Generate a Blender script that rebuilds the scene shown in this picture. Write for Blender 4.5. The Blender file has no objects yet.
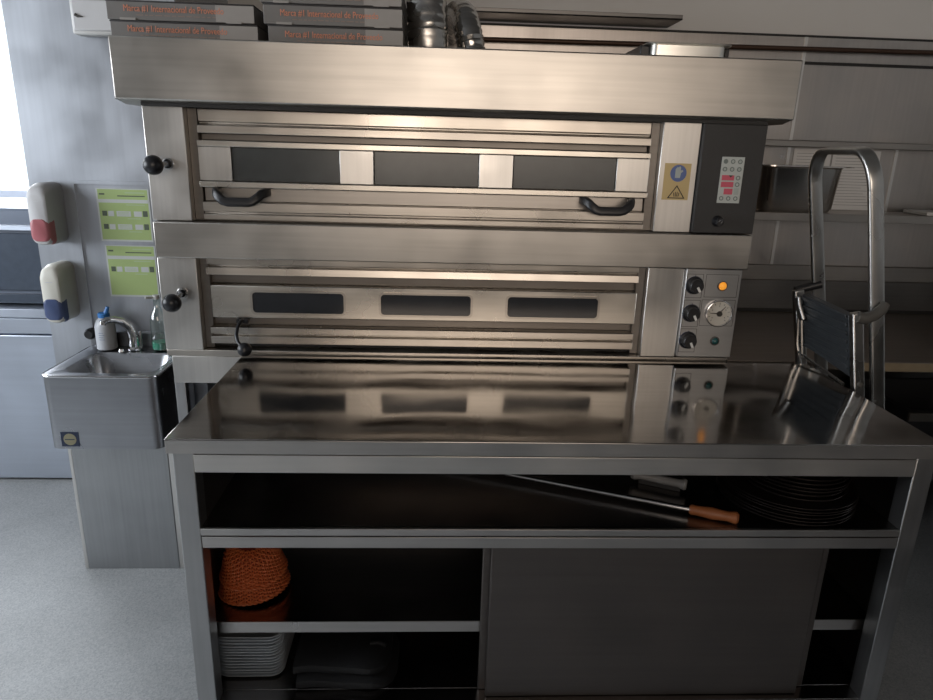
import bpy, bmesh, math, random
from mathutils import Vector, Matrix
random.seed(4)
S = bpy.context.scene
COL = S.collection
PI = math.pi

# ------------------------------------------------------------------ helpers
def wl(o):
    v = Vector((0, 0, 0))
    while o is not None:
        v = v + o.location
        o = o.parent
    return v

def tag(o, label=None, cat=None, group=None, kind=None):
    if label: o['label'] = label
    if cat: o['category'] = cat
    if group: o['group'] = group
    if kind: o['kind'] = kind
    return o

def thing(name, label, cat, loc=(0, 0, 0), group=None):
    o = bpy.data.objects.new(name, None)
    COL.objects.link(o)
    o.location = loc
    o.empty_display_size = .05
    return tag(o, label, cat, group)

def copy_tree(o, parent=None):
    c = o.copy(); COL.objects.link(c); c.parent = parent
    for ch in list(o.children):
        copy_tree(ch, c)
    return c

class MB:
    def __init__(self): self.bm = bmesh.new()
    def face(self, vs, mi=0):
        try:
            f = self.bm.faces.new(vs); f.material_index = mi; return f
        except ValueError: return None
    def box(self, x0, x1, y0, y1, z0, z1, mi=0):
        v = [self.bm.verts.new((x, y, z)) for z in (z0, z1) for y in (y0, y1) for x in (x0, x1)]
        for q in ((0,2,3,1),(4,5,7,6),(0,1,5,4),(2,6,7,3),(0,4,6,2),(1,3,7,5)):
            self.face([v[i] for i in q], mi)
        return self
    def hexa(self, p, mi=0):
        # eight corners: bottom four then top four, both counter-clockwise from above
        v = [self.bm.verts.new(q) for q in p]
        for q in ((3,2,1,0),(4,5,6,7),(0,1,5,4),(1,2,6,5),(2,3,7,6),(3,0,4,7)):
            self.face([v[i] for i in q], mi)
        return self
    def prism(self, pts, axis, a0, a1, mi=0):
        def P(u, w, a):
            return {'x': (a, u, w), 'y': (u, a, w), 'z': (u, w, a)}[axis]
        A = [self.bm.verts.new(P(u, w, a0)) for u, w in pts]
        B = [self.bm.verts.new(P(u, w, a1)) for u, w in pts]
        n = len(pts)
        self.face(A, mi); self.face(B[::-1], mi)
        for i in range(n): self.face([A[i], B[i], B[(i+1) % n], A[(i+1) % n]], mi)
        return self
    def ring(self, outer, inner, axis, a0, a1, mi=0):
        def P(u, w, a):
            return {'x': (a, u, w), 'y': (u, a, w), 'z': (u, w, a)}[axis]
        L = []
        for pts in (outer, inner):
            for a in (a0, a1):
                L.append([self.bm.verts.new(P(u, w, a)) for u, w in pts])
        n = len(outer)
        for i in range(n):
            j = (i+1) % n
            self.face([L[0][i], L[0][j], L[2][j], L[2][i]], mi)
            self.face([L[1][i], L[3][i], L[3][j], L[1][j]], mi)
            self.face([L[0][i], L[1][i], L[1][j], L[0][j]], mi)
            self.face([L[2][i], L[2][j], L[3][j], L[3][i]], mi)
        return self
    def lathe(self, prof, c=(0, 0, 0), n=28, axis='z', mi=0, sx=1, sy=1, fn=None):
        rows = []
        for r, h in prof:
            row = []
            if r < 1e-6: n_ = 1
            else: n_ = n
            for i in range(n_):
                a = 2*PI*i/n
                rr = r if fn is None else fn(r, h, a)
                u, w = rr*math.cos(a)*sx, rr*math.sin(a)*sy
                p = {'z': (u, w, h), 'y': (u, h, w), 'x': (h, u, w)}[axis]
                row.append(self.bm.verts.new((p[0]+c[0], p[1]+c[1], p[2]+c[2])))
            rows.append(row)
        for A, B in zip(rows, rows[1:]):
            for i in range(n):
                j = (i+1) % n
                if len(A) == 1 and len(B) == 1: continue
                if len(A) == 1: self.face([A[0], B[i], B[j]], mi)
                elif len(B) == 1: self.face([A[i], B[0], A[j]], mi)
                else: self.face([A[i], B[i], B[j], A[j]], mi)
        return self
    def loft(self, loops, mi=0, cap=True):
        R = [[self.bm.verts.new(p) for p in l] for l in loops]
        n = len(R[0])
        for A, B in zip(R, R[1:]):
            for i in range(n): self.face([A[i], A[(i+1) % n], B[(i+1) % n], B[i]], mi)
        if cap: self.face(R[0][::-1], mi); self.face(R[-1], mi)
        return self
    def tube(self, pts, r, n=10, mi=0, cap=True, flat=None, ref=None):
        """sweep a circle (or a flat=(w,h) rounded strap with w along ref) down a path"""
        P = [Vector(p) for p in pts]
        rs = r if isinstance(r, (list, tuple)) else [r]*len(P)
        loops = []; prev = Vector(ref) if ref else None
        for i, p in enumerate(P):
            t = (P[min(i+1, len(P)-1)]-P[max(i-1, 0)]).normalized()
            if prev is None:
                prev = Vector((0, 0, 1)) if abs(t.z) < .9 else Vector((1, 0, 0))
            u = (prev-t*prev.dot(t)).normalized(); w = t.cross(u)
            prev = Vector(ref) if ref else u
            lp = []
            if flat:
                q = min(flat)*.36
                lp = [p+u*a+w*b for a, b in rrect(-flat[0]/2, flat[0]/2, -flat[1]/2, flat[1]/2, q, 3)]
            else:
                for k in range(n):
                    a = 2*PI*k/n
                    lp.append(p+(u*math.cos(a)+w*math.sin(a))*rs[i])
            loops.append(lp)
        return self.loft(loops, mi, cap)
    def ball(self, c, r, mi=0, n=20, sz=1):
        m = 12
        prof = [(r*math.sin(PI*i/m), -r*math.cos(PI*i/m)*sz) for i in range(m+1)]
        prof[0] = (0, -r*sz); prof[-1] = (0, r*sz)
        return self.lathe(prof, c, n, 'z', mi)
    def xform(self, M):
        bmesh.ops.transform(self.bm, matrix=M, verts=self.bm.verts); return self
    def build(self, name, mats, parent=None, bevel=0, seg=2, smooth=True, shift=True):
        if not isinstance(mats, (list, tuple)): mats = [mats]
        if parent is not None and shift:
            o_ = wl(parent)
            bmesh.ops.translate(self.bm, vec=-o_, verts=self.bm.verts)
        bmesh.ops.recalc_face_normals(self.bm, faces=self.bm.faces)
        me = bpy.data.meshes.new(name); self.bm.to_mesh(me); self.bm.free()
        for m in mats: me.materials.append(m)
        if smooth:
            me.shade_smooth(); me.set_sharp_from_angle(angle=math.radians(38))
        o = bpy.data.objects.new(name, me); COL.objects.link(o)
        if parent is not None: o.parent = parent
        if bevel:
            b = o.modifiers.new('bevel', 'BEVEL'); b.width = bevel; b.segments = seg
            b.limit_method = 'ANGLE'; b.angle_limit = math.radians(40); b.harden_normals = False
        return o

def rrect(x0, x1, z0, z1, r, n=6):
    o = []
    for cx, cz, a0 in ((x1-r, z1-r, 0), (x0+r, z1-r, PI/2), (x0+r, z0+r, PI), (x1-r, z0+r, 1.5*PI)):
        for i in range(n+1):
            a = a0+PI/2*i/n
            o.append((cx+r*math.cos(a), cz+r*math.sin(a)))
    return o

def circ(cx, cz, r, n=28):
    return [(cx+r*math.cos(2*PI*i/n), cz+r*math.sin(2*PI*i/n)) for i in range(n)]

def text_mesh(name, s, size, loc, mat, parent, width=None, depth=.0004, rot=(PI/2, 0, 0)):
    cu = bpy.data.curves.new(name, 'FONT'); cu.body = s; cu.size = size; cu.extrude = depth
    cu.resolution_u = 3
    t = bpy.data.objects.new(name, cu); COL.objects.link(t)
    bpy.context.view_layer.update()
    me = bpy.data.meshes.new_from_object(t.evaluated_get(bpy.context.evaluated_depsgraph_get()))
    bpy.data.objects.remove(t); bpy.data.curves.remove(cu)
    xs = [v.co.x for v in me.vertices]; w = max(xs)-min(xs); k = 1 if width is None else width/w
    R = Matrix.Rotation(rot[2], 4, 'Z') @ Matrix.Rotation(rot[0], 4, 'X')
    o_ = wl(parent)
    for v in me.vertices:
        v.co = R @ Vector((v.co.x*k, v.co.y, v.co.z)) + Vector(loc)-o_
    me.materials.clear(); me.materials.append(mat); me.name = name
    o = bpy.data.objects.new(name, me); COL.objects.link(o); o.parent = parent
    return o

# ------------------------------------------------------------------ materials
def newmat(name):
    m = bpy.data.materials.new(name); m.use_nodes = True
    return m, m.node_tree.nodes, m.node_tree.links, m.node_tree.nodes['Principled BSDF']

def plain(name, col, rough=.5, metal=0, spec=.5, emit=None, var=0, scale=30, bump=0, coat=0):
    m, N, L, B = newmat(name)
    B.inputs['Base Color'].default_value = (*col, 1)
    B.inputs['Roughness'].default_value = rough
    B.inputs['Metallic'].default_value = metal
    B.inputs['Specular IOR Level'].default_value = spec
    B.inputs['Coat Weight'].default_value = coat
    if emit:
        B.inputs['Emission Color'].default_value = (*emit[0], 1); B.inputs['Emission Strength'].default_value = emit[1]
    tc = N.new('ShaderNodeTexCoord')
    nz = N.new('ShaderNodeTexNoise'); nz.inputs['Scale'].default_value = scale; nz.inputs['Detail'].default_value = 4
    L.new(tc.outputs['Object'], nz.inputs['Vector'])
    if var:
        mx = N.new('ShaderNodeMix'); mx.data_type = 'RGBA'
        mx.inputs[6].default_value = (*[c*(1-var) for c in col], 1); mx.inputs[7].default_value = (*[min(1, c*(1+var)) for c in col], 1)
        L.new(nz.outputs['Fac'], mx.inputs[0]); L.new(mx.outputs[2], B.inputs['Base Color'])
    if bump:
        bp = N.new('ShaderNodeBump'); bp.inputs['Strength'].default_value = bump; bp.inputs['Distance'].default_value = .002
        L.new(nz.outputs['Fac'], bp.inputs['Height']); L.new(bp.outputs['Normal'], B.inputs['Normal'])
    return m

def steel(name, col=(.56, .54, .51), rough=.3, streak='x', var=.14, rvar=.08, wave=0, wscale=2.2, spots=0, fine=.0):
    """brushed stainless steel: streaks along one axis, cloudy stains, slightly wavy sheet"""
    m, N, L, B = newmat(name)
    B.inputs['Metallic'].default_value = 1
    tc = N.new('ShaderNodeTexCoord')
    mp = N.new('ShaderNodeMapping'); L.new(tc.outputs['Object'], mp.inputs['Vector'])
    mp.inputs['Scale'].default_value = {'x': (1.2, 42, 42), 'z': (42, 42, 1.2), 'y': (42, 1.2, 42)}[streak]
    ns = N.new('ShaderNodeTexNoise'); ns.inputs['Scale'].default_value = 2; ns.inputs['Detail'].default_value = 3
    L.new(mp.outputs['Vector'], ns.inputs['Vector'])
    cl = N.new('ShaderNodeTexNoise'); cl.inputs['Scale'].default_value = 5.5; cl.inputs['Detail'].default_value = 2.5; cl.inputs['Roughness'].default_value = .5
    L.new(tc.outputs['Object'], cl.inputs['Vector'])
    ad = N.new('ShaderNodeMath'); ad.operation = 'ADD'
    m1 = N.new('ShaderNodeMath'); m1.operation = 'MULTIPLY'; m1.inputs[1].default_value = .4; L.new(ns.outputs['Fac'], m1.inputs[0])
    m2 = N.new('ShaderNodeMath'); m2.operation = 'MULTIPLY'; m2.inputs[1].default_value = .6; L.new(cl.outputs['Fac'], m2.inputs[0])
    L.new(m1.outputs[0], ad.inputs[0]); L.new(m2.outputs[0], ad.inputs[1])
    rp = N.new('ShaderNodeMapRange'); rp.inputs[1].default_value = .3; rp.inputs[2].default_value = .7
    L.new(ad.outputs[0], rp.inputs[0])
    mx = N.new('ShaderNodeMix'); mx.data_type = 'RGBA'
    mx.inputs[6].default_value = (*[c*(1-var) for c in col], 1); mx.inputs[7].default_value = (*[min(1, c*(1+var)) for c in col], 1)
    L.new(rp.outputs[0], mx.inputs[0]); L.new(mx.outputs[2], B.inputs['Base Color'])
    rr = N.new('ShaderNodeMapRange'); rr.inputs[1].default_value = .3; rr.inputs[2].default_value = .7
    rr.inputs[3].default_value = max(.03, rough-rvar); rr.inputs[4].default_value = rough+rvar
    L.new(cl.outputs['Fac'], rr.inputs[0]); L.new(rr.outputs[0], B.inputs['Roughness'])
    bp = N.new('ShaderNodeBump'); bp.inputs['Strength'].default_value = fine; bp.inputs['Distance'].default_value = .0006
    L.new(cl.outputs['Fac'], bp.inputs['Height'])
    last = bp
    if wave:
        wv = N.new('ShaderNodeTexNoise'); wv.inputs['Scale'].default_value = wscale; wv.inputs['Detail'].default_value = 1
        L.new(tc.outputs['Object'], wv.inputs['Vector'])
        b2 = N.new('ShaderNodeBump'); b2.inputs['Strength'].default_value = wave; b2.inputs['Distance'].default_value = .02
        L.new(wv.outputs['Fac'], b2.inputs['Height']); L.new(bp.outputs['Normal'], b2.inputs['Normal']); last = b2
    L.new(last.outputs['Normal'], B.inputs['Normal'])
    return m

def floor_mat():
    m, N, L, B = newmat('speckled_epoxy')
    tc = N.new('ShaderNodeTexCoord')
    v = N.new('ShaderNodeTexVoronoi'); v.inputs['Scale'].default_value = 260; L.new(tc.outputs['Object'], v.inputs['Vector'])
    r = N.new('ShaderNodeValToRGB'); L.new(v.outputs['Color'], r.inputs['Fac'])
    e = r.color_ramp.elements
    e[0].position = .1; e[0].color = (.36, .38, .40, 1); e[1].position = .9; e[1].color = (.54, .55, .555, 1)
    x = e.new(.5); x.color = (.46, .475, .485, 1)
    n = N.new('ShaderNodeTexNoise'); n.inputs['Scale'].default_value = 3; L.new(tc.outputs['Object'], n.inputs['Vector'])
    mx = N.new('ShaderNodeMix'); mx.data_type = 'RGBA'; mx.blend_type = 'MULTIPLY'; mx.inputs[0].default_value = 1
    rm = N.new('ShaderNodeMapRange'); rm.inputs[1].default_value = .3; rm.inputs[2].default_value = .7; rm.inputs[3].default_value = .85; rm.inputs[4].default_value = 1.08
    L.new(n.outputs['Fac'], rm.inputs[0]); L.new(rm.outputs[0], mx.inputs[7]); L.new(r.outputs['Color'], mx.inputs[6])
    L.new(mx.outputs[2], B.inputs['Base Color']); B.inputs['Roughness'].default_value = .5
    bp = N.new('ShaderNodeBump'); bp.inputs['Strength'].default_value = .25; bp.inputs['Distance'].default_value = .001
    L.new(v.outputs['Distance'], bp.inputs['Height']); L.new(bp.outputs['Normal'], B.inputs['Normal'])
    return m

def glass_pane_mat(name, tint=(1, 1, 1), refl=.12):
    m = bpy.data.materials.new(name); m.use_nodes = True; N = m.node_tree.nodes; L = m.node_tree.links; N.clear()
    out = N.new('ShaderNodeOutputMaterial'); t = N.new('ShaderNodeBsdfTransparent'); t.inputs[0].default_value = (*tint, 1)
    g = N.new('ShaderNodeBsdfGlossy'); g.inputs['Roughness'].default_value = .03; mix = N.new('ShaderNodeMixShader')
    mix.inputs[0].default_value = refl
    L.new(t.outputs[0], mix.inputs[1]); L.new(g.outputs[0], mix.inputs[2]); L.new(mix.outputs[0], out.inputs[0])
    return m

M = {}
M['fascia'] = steel('fascia_steel', (.50, .475, .44), .34, 'x', .16, .05, wave=.05, wscale=1.6)
M['pillar'] = steel('pillar_steel', (.66, .64, .61), .36, 'z', .12, .08)
M['rail'] = steel('rail_steel', (.52, .48, .43), .30, 'x', .16, .07)
M['darkrail'] = steel('dark_rail_steel', (.40, .37, .34), .36, 'x', .14, .06)
M['door'] = steel('door_steel', (.62, .58, .52), .30, 'x', .14, .07, wave=.08)
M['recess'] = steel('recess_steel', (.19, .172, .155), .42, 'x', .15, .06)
M['dark'] = plain('black_gap', (.012, .012, .012), .6)
M['tabletop'] = steel('worktop_steel', (.37, .355, .34), .105, 'x', .16, .045, wave=.22, wscale=3.2)
M['tableedge'] = steel('table_edge_steel', (.58, .555, .53), .33, 'x', .10, .06)
M['apron'] = steel('apron_steel', (.76, .73, .69), .34, 'x', .08, .06)
M['tableleg'] = steel('table_leg_steel', (.46, .46, .46), .36, 'z', .12, .06)
M['shelf'] = steel('shelf_steel', (.30, .28, .27), .22, 'x', .15, .05)
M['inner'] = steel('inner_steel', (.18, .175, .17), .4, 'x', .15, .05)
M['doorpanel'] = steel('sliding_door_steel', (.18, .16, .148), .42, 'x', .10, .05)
M['sink'] = steel('sink_steel', (.36, .37, .395), .30, 'x', .12, .06)
M['bowl'] = steel('bowl_steel', (.52, .53, .54), .3, 'x', .08, .05)
M['pedestal'] = steel('pedestal_steel', (.40, .41, .42), .40, 'z', .14, .06)
M['wallclad'] = steel('left_cladding_steel', (.49, .515, .56), .42, 'z', .09, .08, wave=.12, wscale=2.5)  # paler, bluer base stands in for window haze on this wall
M['clad'] = steel('right_cladding_steel', (.50, .46, .43), .34, 'z', .10, .07, wave=.1, wscale=1.5)
M['seam'] = steel('seam_steel', (.75, .73, .70), .35, 'z', .05, .05)
M['railbar'] = steel('shelf_lip_steel', (.36, .335, .31), .35, 'x', .1, .05)
M['darksteel'] = steel('dark_steel', (.30, .26, .225), .4, 'x', .18, .06)
M['fridge'] = steel('fridge_steel', (.55, .60, .69), .42, 'x', .06, .06)
M['alu'] = steel('aluminium', (.60, .59, .57), .30, 'z', .12, .06)
M['foil'] = steel('foil', (.55, .53, .50), .22, 'x', .2, .08, wave=.5, wscale=14)
M['chrome'] = steel('chrome', (.62, .62, .63), .12, 'x', .06, .04)
M['pan'] = steel('lit_pan_steel', (.95, .92, .86), .35, 'x', .08, .06)  # base raised to stand in for light reflected off the tray
M['pot'] = steel('pot_steel', (.60, .56, .52), .2, 'z', .1, .05)
M['copper'] = plain('brown_copper', (.07, .04, .028), .5, .6, var=.2)
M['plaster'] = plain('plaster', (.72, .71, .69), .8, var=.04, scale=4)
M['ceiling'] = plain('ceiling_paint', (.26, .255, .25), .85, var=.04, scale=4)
M['shadeblock'] = plain('shade_block_dark', (.10, .095, .09), .8, var=.05, scale=4)
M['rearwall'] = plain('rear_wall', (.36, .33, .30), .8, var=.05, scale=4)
M['floor'] = floor_mat()
M['black'] = plain('black_plastic', (.018, .018, .02), .38, var=.2)
M['blackmat'] = plain('black_matt_panel', (.022, .022, .023), .55, var=.15)
M['blackball'] = plain('black_knob', (.015, .016, .02), .3)
M['ovenglass'] = plain('oven_glass', (.055, .058, .056), .22, 0, .5, var=.3, scale=14)
M['ovenglass2'] = plain('oven_glass_dark', (.020, .022, .026), .14, 0, .5, var=.3, scale=14)
M['white'] = plain('white_plastic', (.74, .74, .72), .42, var=.03)
M['cream'] = plain('cream_plastic', (.84, .82, .73), .38, var=.03)
M['greywhite'] = plain('greyish_white_plastic', (.72, .72, .73), .42, var=.03)
M['red'] = plain('red_window', (.52, .16, .18), .3)
M['blue'] = plain('blue_window', (.07, .10, .22), .3)
M['capblue'] = plain('blue_cap', (.05, .24, .66), .4)
M['green'] = plain('poster_green', (.47, .62, .24), .5, var=.08, scale=12)
M['poster_white'] = plain('poster_white', (.68, .72, .70), .5)
M['poster_grey'] = plain('poster_dark', (.10, .13, .09), .5)
M['poster_pale'] = plain('poster_pale_lines', (.52, .66, .36), .5)
M['box'] = plain('box_card', (.20, .19, .18), .65, var=.12, scale=18)
M['boxlight'] = plain('box_card_light', (.38, .355, .33), .7, var=.08, scale=18)
M['boxshadow'] = plain('box_shadow_line', (.035, .033, .034), .6)
M['boxtext'] = plain('orange_print', (.80, .30, .18), .6)
M['boxtext2'] = plain('pale_print', (.30, .22, .18), .6)
M['gold'] = plain('gold_sticker', (.55, .42, .20), .42, .3)
M['stblue'] = plain('sticker_blue', (.10, .15, .36), .45)
M['ink'] = plain('ink', (.03, .025, .02), .5)
M['amber'] = plain('amber_lamp', (.85, .30, .03), .2, emit=((1, .35, .03), .5))
M['gaugewhite'] = plain('dial_face', (.70, .67, .60), .35)
M['panelsteel'] = steel('control_panel_steel', (.50, .50, .50), .36, 'x', .08, .05)
M['navy'] = plain('knob_navy', (.02, .03, .07), .35)
M['blackknob'] = plain('knob_black', (.012, .012, .014), .35)
M['pointer'] = plain('pointer_white', (.85, .84, .80), .5)
M['keypad'] = plain('keypad_grey', (.52, .56, .54), .45)
M['keyring'] = plain('key_ring', (.16, .20, .19), .45)
M['keyface'] = plain('key_face', (.42, .47, .45), .45)
M['pink'] = plain('keypad_red', (.62, .09, .14), .45)
M['greenbtn'] = plain('green_button', (.02, .10, .10), .25)
M['wicker'] = plain('orange_wicker', (.95, .21, .07), .45, var=.25, scale=60)
M['wickershade'] = plain('orange_wicker_shade', (.42, .05, .018), .7)  # darker copy of the wicker, paints shade behind the strands
M['tray'] = plain('white_tray', (.72, .75, .78), .38, var=.05)
M['blackcloth'] = plain('black_cloth', (.009, .009, .010), .7, var=.25, scale=60, bump=.5)
M['wood'] = plain('turned_wood', (.27, .085, .028), .42, var=.35, scale=25)
M['greyhandle'] = plain('grey_handle', (.22, .22, .22), .45)
M['blackpan'] = plain('blackened_pan', (.035, .028, .026), .38, .75, var=.4, scale=40)
M['clearplastic'] = glass_pane_mat('clear_plastic', (.82, .90, .88), .22)
M['liquid'] = plain('green_liquid', (.10, .55, .36), .2)
M['milky'] = plain('milky_plastic', (.66, .69, .74), .35)
M['print'] = plain('faint_blue_print', (.30, .36, .50), .5)
M['tread'] = plain('dark_tread', (.040, .044, .048), .42, var=.3, scale=40)
M['hinge'] = plain('grey_hinge', (.075, .07, .062), .5)
M['paper'] = plain('paper', (.85, .85, .85), .7)
M['paperline'] = plain('paper_print', (.30, .31, .33), .7)
M['sticker_gold'] = plain('gold_seal', (.33, .30, .19), .4, .4)
M['tan'] = plain('tan_edge', (.30, .235, .15), .5, var=.15)
M['pane'] = glass_pane_mat('window_glass', (.97, .98, 1), .06)
M['frame'] = plain('window_frame', (.45, .48, .54), .5)
M['machine'] = plain('machine_dark', (.075, .095, .13), .2, 0, .5, var=.2)  # both machine colours lifted to stand in for window haze
M['machine_blue'] = plain('machine_blue_grey', (.20, .24, .32), .3)
M['crate'] = plain('dark_crate', (.02, .02, .022), .5)
M['lampcase'] = plain('lamp_case', (.6, .6, .6), .5)

# ------------------------------------------------------------------ room shell
BW = 1.62          # back wall (clad in steel on the right)
def struct(name, mb, mat, **k):
    o = mb.build(name, mat, **k); o['kind'] = 'structure'; return o
struct('floor', MB().box(-2.8, 3.4, -3.4, 2.4, -.1, 0), M['floor'])
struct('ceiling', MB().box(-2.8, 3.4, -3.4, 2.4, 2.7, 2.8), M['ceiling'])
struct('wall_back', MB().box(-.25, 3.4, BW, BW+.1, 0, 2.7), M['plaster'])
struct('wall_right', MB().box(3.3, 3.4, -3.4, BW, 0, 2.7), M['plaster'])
struct('added_shade_block', MB().box(2.05, 3.3, -3.0, -.35, 0, 1.05), M['shadeblock'])  # added unseen dark block, darkens low reflections on the right
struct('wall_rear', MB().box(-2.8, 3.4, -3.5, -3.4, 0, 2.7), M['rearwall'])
struct('wall_left', MB().box(-.79, -.25, 1.02, 2.4, 0, 2.7), M['wallclad'])
ww = MB()
ww.box(-2.7, -.79, 2.2, 2.3, 0, 1.17).box(-2.7, -.79, 2.2, 2.3, 2.45, 2.7).box(-2.7, -2.5, 2.2, 2.3, 1.17, 2.45).box(-.9, -.79, 2.2, 2.3, 1.17, 2.45)
struct('wall_far', ww, M['plaster'])
lw = MB()
lw.box(-2.8, -2.7, -3.4, 2.4, 0, .95).box(-2.8, -2.7, -3.4, 2.4, 2.4, 2.7).box(-2.8, -2.7, -3.4, -2.0, .95, 2.4).box(-2.8, -2.7, .8, 2.4, .95, 2.4)
struct('wall_side', lw, M['plaster'])
# windows
w1 = thing('window_1', 'bright window beyond the steel wall at the far left', 'window', (-1.7, 2.25, 1.17)); w1['kind'] = 'structure'
MB().ring([(-2.5, 1.17), (-.9, 1.17), (-.9, 2.45), (-2.5, 2.45)], [(-2.45, 1.22), (-.95, 1.22), (-.95, 2.40), (-2.45, 2.40)], 'y', 2.21, 2.28).build('window_frame', M['frame'], w1)
MB().box(-1.75, -1.70, 2.22, 2.27, 1.22, 2.40).build('mullion', M['frame'], w1)
MB().box(-2.45, -.95, 2.245, 2.25, 1.22, 2.40).build('pane', M['pane'], w1)
MB().box(-2.5, -.9, 2.10, 2.2, 1.15, 1.18).build('sill', M['frame'], w1)
w2 = thing('window_2', 'large side window left of the camera', 'window', (-2.75, -.85, .95)); w2['kind'] = 'structure'
MB().ring([(-2.0, .95), (.8, .95), (.8, 2.4), (-2.0, 2.4)], [(-1.94, 1.0), (.74, 1.0), (.74, 2.34), (-1.94, 2.34)], 'x', -2.78, -2.72).build('window_frame', M['frame'], w2)
MB().box(-2.755, -2.75, -1.94, .74, 1.0, 2.34).build('pane', M['pane'], w2)

# steel cladding of the back wall: separate sheets with pale joint strips between them
def clad(n, x0, x1, z0, z1, m=None):
    return struct('trim_%d' % n, MB().box(x0, x1, BW-.012, BW, z0, z1), m or M['clad'], bevel=.001)
clad(1, -.2, 3.29, 1.878, 1.972)                  # narrow band under the plaster
clad(2, -.2, 2.120, 1.02, 1.866)
clad(3, 2.134, 3.29, 1.562, 1.866)
clad(4, 2.134, 2.603, 1.02, 1.558)
clad(5, 2.617, 3.29, 1.02, 1.558)
struct('trim_6', MB().box(2.120, 2.134, BW-.015, BW, 1.02, 1.972), M['seam'])
struct('trim_7', MB().box(2.603, 2.617, BW-.015, BW, 1.25, 1.545), M['seam'])
struct('trim_8', MB().box(-.2, 3.29, BW-.010, BW, 1.866, 1.878), M['dark'])
struct('trim_9', MB().box(-.2, 3.29, BW-.014, BW, 1.972, 1.980), M['dark'])
struct('trim_10', MB().box(-.2, 3.29, BW-.03, BW, .95, 1.02), M['railbar'], bevel=.004)
struct('trim_11', MB().box(-.2, 3.29, BW-.012, BW, .815, .95), M['inner'])
struct('trim_14', MB().box(-.2, 3.29, BW-.013, BW, .76, .815), M['dark'])
# joints on the left clad wall
struct('trim_12', MB().box(-.645, -.637, 1.012, 1.02, .30, 1.335), M['wallclad'])
struct('trim_13', MB().box(-.655, -.25, 1.010, 1.02, 1.335, 1.347), M['wallclad'])

# ------------------------------------------------------------------ deck oven
OY = .642
ov = thing('deck_oven', 'large two-deck stainless steel pizza oven with wide overhanging top hood', 'oven', (.66, OY, 0))
P = MB().box(-.235, 1.560, OY+.06, 1.55, .76, 1.745); P.build('body', M['recess'], ov, bevel=.003)
# top hood
P = MB().prism([(.600, 1.590), (.600, 1.7505), (.615, 1.7505), (1.5, 1.7505), (1.5, 1.58), (.66, 1.58), (.64, 1.584)], 'x', -.288, 1.6175)
P.build('top_hood', M['fascia'], ov, bevel=.004)
MB().box(-.23, 1.555, .628, .70, 1.576, 1.589).build('hood_shadow_strip', M['dark'], ov)  # black strip put in as the shadow under the hood
MB().box(-.230, 1.5585, .625, .72, 1.152, 1.2575).build('middle_fascia', M['fascia'], ov, bevel=.003)
for x0, x1 in ((-.235, -.1205), (1.2545, 1.368)):
    MB().box(x0, x1, OY, OY+.08, 1.2595, 1.578).build('pillar', M['pillar'], ov, bevel=.0025)
    MB().box(x0, x1, OY, OY+.08, .863, 1.1505).build('pillar', M['pillar'], ov, bevel=.0025)
RY = OY+.022
def strip(name, z0, z1, y, mat, x0=-.092, x1=1.228, bev=.002, y1=None):
    return MB().box(x0, x1, y, y1 or OY+.075, z0, z1).build(name, mat, ov, bevel=bev)
# dark returns beside the deck openings
for x0, x1 in ((-.1195, -.094), (1.229, 1.2535)):
    MB().box(x0, x1, OY+.030, OY+.075, 1.262, 1.574).build('side_return', M['recess'], ov)
    MB().box(x0, x1, OY+.030, OY+.075, .865, 1.149).build('side_return', M['recess'], ov)
def profile(name, zy, mat, x0=-.092, x1=1.228):
    """a folded rail: zy is the (y, z) outline of its front, closed at the back"""
    pts = list(zy)+[(OY+.074, zy[-1][1]), (OY+.074, zy[0][1])]
    return MB().prism(pts, 'x', x0, x1).build(name, mat, ov, bevel=.0012)
# upper deck: header rail, recess, door, sill rail
profile('header_rail', [(RY+.010, 1.574), (RY+.010, 1.541), (RY+.016, 1.539), (RY+.016, 1.535), (RY-.002, 1.530), (RY-.004, 1.509)], M['rail'])
strip('header_recess', 1.4895, 1.509, RY+.03, M['recess'])
ud = MB(); ud.box(-.096, 1.231, RY-.004, RY+.05, 1.472, 1.489, 0)
ud.box(-.096, 1.231, RY-.010, RY+.05, 1.3575, 1.3745, 0)
udo = ud.build('upper_door', M['door'], ov, bevel=.002)
for x0, x1 in ((-.096, -.002), (.311, .410), (.721, .822), (1.133, 1.231)):
    MB().box(x0, x1, RY, RY+.05, 1.3755, 1.4715).build('door_plate', M['pillar'], udo, bevel=.0015)
for x0, x1 in ((0, .309), (.412, .719), (.824, 1.131)):
    MB().box(x0, x1, RY+.004, RY+.03, 1.3765, 1.4705).build('glass_window', M['ovenglass'], udo, bevel=.001)
strip('lower_recess', 1.316, 1.3565, RY+.02, M['darkrail'])
profile('sill_rail', [(RY+.008, 1.316), (RY-.004, 1.314), (RY-.004, 1.288), (RY+.006, 1.286), (RY+.006, 1.281), (RY-.004, 1.279), (RY-.004, 1.264)], M['rail'])
# bail handles
for hx0, hx1 in ((-.050, .094), (1.040, 1.184)):
    h = MB(); y0 = RY+.02; yf = RY-.042
    pts = [(hx0, y0, 1.346), (hx0+.002, RY-.02, 1.345), (hx0+.008, yf+.008, 1.341), (hx0+.018, yf-.001, 1.331), (hx0+.030, yf-.004, 1.322), (hx0+.042, yf-.005, 1.319), (hx1-.042, yf-.005, 1.319), (hx1-.030, yf-.004, 1.322), (hx1-.018, yf-.001, 1.331), (hx1-.008, yf+.008, 1.341), (hx1-.002, RY-.02, 1.345), (hx1, y0, 1.346)]
    h.tube(pts, .0115, 12, flat=(.026, .019), ref=(0, .3, 1)); h.build('door_handle', M['black'], udo)
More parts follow.
